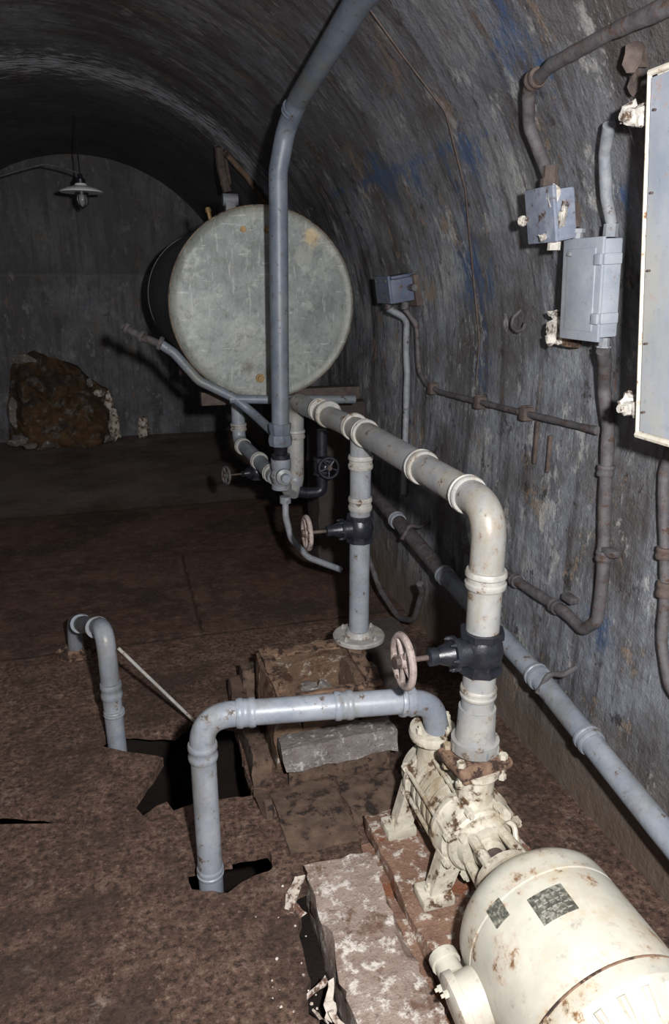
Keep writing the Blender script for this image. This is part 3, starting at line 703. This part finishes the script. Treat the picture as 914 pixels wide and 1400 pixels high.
g.part('drain_cock',m,M_pump)
g.end()
# ------------------------------------------------------------------ motor
g=Grp('electric_motor'); MR=.188; mz=.226; MXm=AX+.010
m=Mesh(); lathe(m,(MXm,1.20,mz),(0,-1,0),[(0,.06),(0,.088),(.014,.092),(.02,.115),(.035,.15),(.055,.172),(.075,MR-.003),(.095,MR),(.13,MR),(.132,MR-.0025),(.136,MR-.0025),(.138,MR),(.35,MR),(.36,MR-.004)],64)
g.part('frame',m,M_motor,True,50)
m=Mesh(); lathe(m,(MXm,.835,mz),(0,-1,0),[(0,MR-.004),(.0,MR+.006),(.035,MR+.006),(.04,MR),(.05,MR-.002),(.085,MR-.02),(.12,MR-.06),(.14,.09),(.145,0)],64)
g.part('end_shield',m,M_motor,True,50)
m=Mesh(); torus(m,(MXm,.836,mz),(0,1,0),MR+.002,.005,64,8); g.part('rusty_seam',m,M_rust)
m=Mesh()
for i in range(24):
    a=2*math.pi*i/24; e=Vector((math.cos(a),0,math.sin(a)))
    p=Vector((MXm,.787,mz))+e*(MR-.0); q=Vector((MXm,.725,mz))+e*(MR-.05); cyl(m,p,q,.009,8)
g.part('end_ribs',m,M_motor)
m=Mesh()
lathe(m,(AX-.155,1.03,mz-.065),(-1,0,-.25),[(0,.065),(.05,.062),(.052,.072),(.07,.072),(.078,.06),(.08,.0)],28)
bolts(m,(AX-.23,1.03,mz-.083),(-1,0,-.25),.056,4,.008,.01)
lathe(m,(AX-.20,1.09,mz-.075),(0,1,0),[(0,.03),(.04,.028),(.04,.034),(.06,.034)],16)
g.part('terminal_box',m,M_motor)
def patch(m,a0,a1,y0,y1,rad,th=.003):
    n=8; v=[];f=[]
    for j,y in enumerate((y0,y1)):
        for k,rr in enumerate((rad,rad+th)):
            for i in range(n+1):
                a=math.radians(90+a0+(a1-a0)*i/n); v.append((MXm+rr*math.cos(a),y,mz+rr*math.sin(a)))
    N=n+1
    for i in range(n):
        f+=[(N+i,N+i+1,3*N+i+1,3*N+i),(i,i+1,N+i+1,N+i),(2*N+i,2*N+i+1,3*N+i+1,3*N+i)]
    f+=[(0,N,3*N,2*N),(n,N+n,3*N+n,2*N+n)]
    m.add(v,f)
m=Mesh(); patch(m,4,28,.965,1.03,MR-.001); patch(m,42,54,1.03,1.075,MR-.001); g.part('nameplates',m,M_plate)
m=Mesh()
for i in range(4):
    for k in range(5): patch(m,7+k*3.8,9.6+k*3.8,.973+.014*i,.976+.014*i,MR+.0015,.001)
g.part('nameplate_lettering',m,M_coll)
m=Mesh()
for s in (-1,1): box(m,(MXm+s*.12,1.0,.060),(.07,.24,.05),None,.01)
g.part('feet',m,M_motor)
g.end()

# ------------------------------------------------------------------ plinths
g=Grp('machine_plinth')
m=Mesh(); rough_box(m,(.60,1.24,-.02),(1.02,1.76,.052),.008,.03,2); rough_box(m,(.60,.3,-.02),(1.02,1.235,.03),.008,.04,2); g.part('brick_base',m,M_brick,True,25)
m=Mesh(); rough_box(m,(.385,.5,-.12),(.575,1.62,.04),.009,.025,5); g.part('concrete_kerb',m,M_plinth,True,25)
m=Mesh(); rough_box(m,(.565,.5,-.05),(.605,1.66,.022),.006,.03,6); g.part('mortar_joint',m,M_brick,True,25)
g.end()
m=Mesh(); rough_box(m,(.36,1.70,-.01),(.58,2.0,.010),.005,.04,8); rough_box(m,(.585,1.77,-.01),(.80,2.0,.008),.005,.04,9); single('timber_floor_boards',m,M_wood,True,25)
# empty machine base (crate-like)
g=Grp('empty_machine_base')
m=Mesh()
rough_box(m,(.40,2.34,0),(.80,2.46,.27),.008,.04,11)
rough_box(m,(.40,2.08,0),(.50,2.34,.27),.008,.04,12)
rough_box(m,(.70,2.08,0),(.80,2.34,.27),.008,.04,13)
rough_box(m,(.50,2.08,0),(.70,2.15,.24),.008,.04,17)
rough_box(m,(.50,2.15,0),(.70,2.34,.17),.015,.03,14)
g.part('block',m,M_crate,True,25)
m=Mesh()
for x in (.44,.76):
    rough_box(m,(x-.025,2.09,.268),(x+.025,2.45,.285),.003,.03,x)
rough_box(m,(.42,2.385,.268),(.78,2.435,.286),.003,.03,7); rough_box(m,(.42,2.09,.268),(.78,2.115,.284),.003,.03,8)
for x in (.44,.76):
    for y in (2.14,2.40): lathe(m,(x,y,.28),(0,0,1),[(0,.014),(.014,.014),(.014,.009),(.03,.009)],6)
g.part('steel_frame',m,M_rust)
m=Mesh(); rough_box(m,(.405,1.97,.085),(.80,2.075,.165),.007,.03,15); g.part('step',m,M_step,True,25)
m=Mesh(); rough_box(m,(.43,2.0,0),(.79,2.07,.09),.006,.04,16); g.part('step_base',m,M_wood,True,25)
m=Mesh(); 
for i,(x,y,s) in enumerate([(.55,2.22,.05),(.62,2.26,.045),(.66,2.2,.04),(.58,2.29,.04),(.53,2.28,.03)]): chunk(m,(x,y,.18),(s,s*.8,s*.5),i)
g.part('infill_rubble',m,M_step)
g.end()
m=Mesh(); rough_box(m,(.815,2.30,0),(1.0,2.56,.283),.005,.06,21); single('pipe_pedestal',m,M_pier,True,25)
m=Mesh()
rough_box(m,(.315,2.02,-.1),(.375,2.62,.10),.01,.04,31); rough_box(m,(.36,2.50,-.05),(.80,2.58,.17),.008,.05,32)
rough_box(m,(.318,1.86,-.1),(.36,2.0,.04),.012,.03,33); single('timber_pit_edging',m,M_wood,True,25)
# ------------------------------------------------------------------ rubble
m=Mesh()
def shard(x,y,z,sx,sy,sz,ax,seed): rough_box(m,(x-sx,y-sy,z-sz),(x+sx,y+sy,z+sz),.009,.012,seed,Matrix.Rotation(ax,3,'Z')@Matrix.Rotation(.25,3,'X'))
shard(.345,1.545,.015,.022,.05,.006,-.5,3); shard(.335,1.50,.012,.015,.025,.005,.4,4)
shard(.325,1.27,.01,.035,.011,.005,.5,5); shard(.35,1.23,-.0,.012,.045,.006,-.3,6); shard(.315,1.20,.0,.012,.03,.005,.5,7); shard(.36,1.16,.0,.012,.05,.006,.2,8)
for i in range(30):
    x=random.uniform(.22,.37);y=random.uniform(1.0,1.6);s=random.uniform(.0015,.004); chunk(m,(x,y,.003),(s,s,s*.5),i)
single('plaster_rubble',m,M_plaster,True,30)
m=Mesh()
for i in range(110):
    x=random.uniform(-1.0,.2);y=random.uniform(1.2,3.0);s=random.uniform(.0015,.004)
    if -.25<x<.34 and 1.6<y<2.55: continue
    chunk(m,(x,y,s*.4),(s,s,s*.6),i)
single('floor_grit',m,M_crate,True,30)

# end-wall broken opening (mound of rubble)
def mound():
    m=Mesh(); prof=[(-1.14,.05),(-1.08,.5),(-1.04,.78),(-.95,.88),(-.78,.93),(-.66,.86),(-.52,.82),(-.40,.77),(-.28,.62),(-.12,.52),(-.07,.40),(-.03,.04)]
    def top(x):
        for a,b in zip(prof,prof[1:]):
            if a[0]<=x<=b[0]: return a[1]+(b[1]-a[1])*(x-a[0])/(b[0]-a[0])+.02*noise.noise(Vector((x*14,0,0)))
        return .03
    nx,nz=80,56; v=[];f=[]
    for j in range(nz+1):
        for i in range(nx+1):
            x=-1.14+1.11*i/nx; t=j/nz; z=max(0,top(x))*t
            e=max(0,min(1,(x+1.14)*5,(-.03-x)*5))
            d=.42*(1-t**1.6)*e+.03
            q=Vector((x*4,z*4,0)); d+=(.16*noise.noise(q)+.09*noise.noise(q*2.6)+.04*noise.noise(q*6))*e
            if t>=.999 : d=.0
            v.append((x,8.13-max(d,0),z))
    for j in range(nz):
        for i in range(nx): f.append((j*(nx+1)+i,j*(nx+1)+i+1,(j+1)*(nx+1)+i+1,(j+1)*(nx+1)+i))
    return m.add(v,f)
g=Grp('rubble_heap')
g.part('heap',mound(),M_rub,True,40)
m=Mesh()
for i,(x,y,z,sx,sy,sz) in enumerate([(-.92,8.05,.86,.16,.05,.05),(-.30,8.0,.60,.05,.05,.05),(-1.04,7.95,.35,.06,.08,.16),(-1.0,7.8,.07,.12,.12,.06),(-.8,7.72,.04,.14,.1,.04),(-.2,7.85,.05,.08,.1,.05)]): chunk(m,(x,y,z),(sx,sy,sz),i+20)
g.part('concrete_edges',m,M_step,True,40)
m=Mesh()
for i,(x,y,z,sx,sy,sz) in enumerate([(-.11,7.98,.38,.045,.05,.12),(-.085,7.90,.16,.05,.06,.17),(-.2,7.98,.5,.06,.04,.04)]): chunk(m,(x,y,z),(sx,sy,sz),i+31)
g.part('plaster_edge',m,M_plaster,True,40); g.end()
m=Mesh(); rough_box(m,(.15,7.95,0),(.27,8.05,.22),.02,.04,44); single('white_stone_stub',m,M_plaster,True,30)

# ------------------------------------------------------------------ light : camera flash
ld=bpy.data.lights.new('flash','POINT'); ld.energy=1; ld.shadow_soft_size=.03; ld.color=(1,1,1)
ld.use_nodes=True; nt=ld.node_tree; em=nt.nodes.get('Emission') or nt.nodes.new('ShaderNodeEmission')
f1=nt.nodes.new('ShaderNodeLightFalloff'); f1.inputs['Strength'].default_value=240
f2=nt.nodes.new('ShaderNodeLightFalloff'); f2.inputs['Strength'].default_value=34
ad=nt.nodes.new('ShaderNodeMath'); ad.operation='ADD'
nt.links.new(f1.outputs['Quadratic'],ad.inputs[0]); nt.links.new(f2.outputs['Linear'],ad.inputs[1]); nt.links.new(ad.outputs[0],em.inputs['Strength'])
em.inputs['Color'].default_value=(1.0,.985,.975,1)
lo=bpy.data.objects.new('flash_light',ld); lo.location=(.18,-.02,1.70); COL.objects.link(lo)
w=bpy.data.worlds.new('World'); scn.world=w; w.use_nodes=True; w.node_tree.nodes['Background'].inputs[0].default_value=(.5,.6,.8,1); w.node_tree.nodes['Background'].inputs[1].default_value=.02
# ------------------------------------------------------------------ camera
cd=bpy.data.cameras.new('camera'); cd.sensor_fit='VERTICAL'; cd.sensor_height=36; cd.lens=36*1000/1400; cd.clip_start=.02
co=bpy.data.objects.new('camera',cd); COL.objects.link(co); co.location=(0,0,1.6)
co.rotation_euler=(math.radians(90-17.5),0,math.radians(-16.3)); scn.camera=co
scn.view_settings.view_transform='Standard'
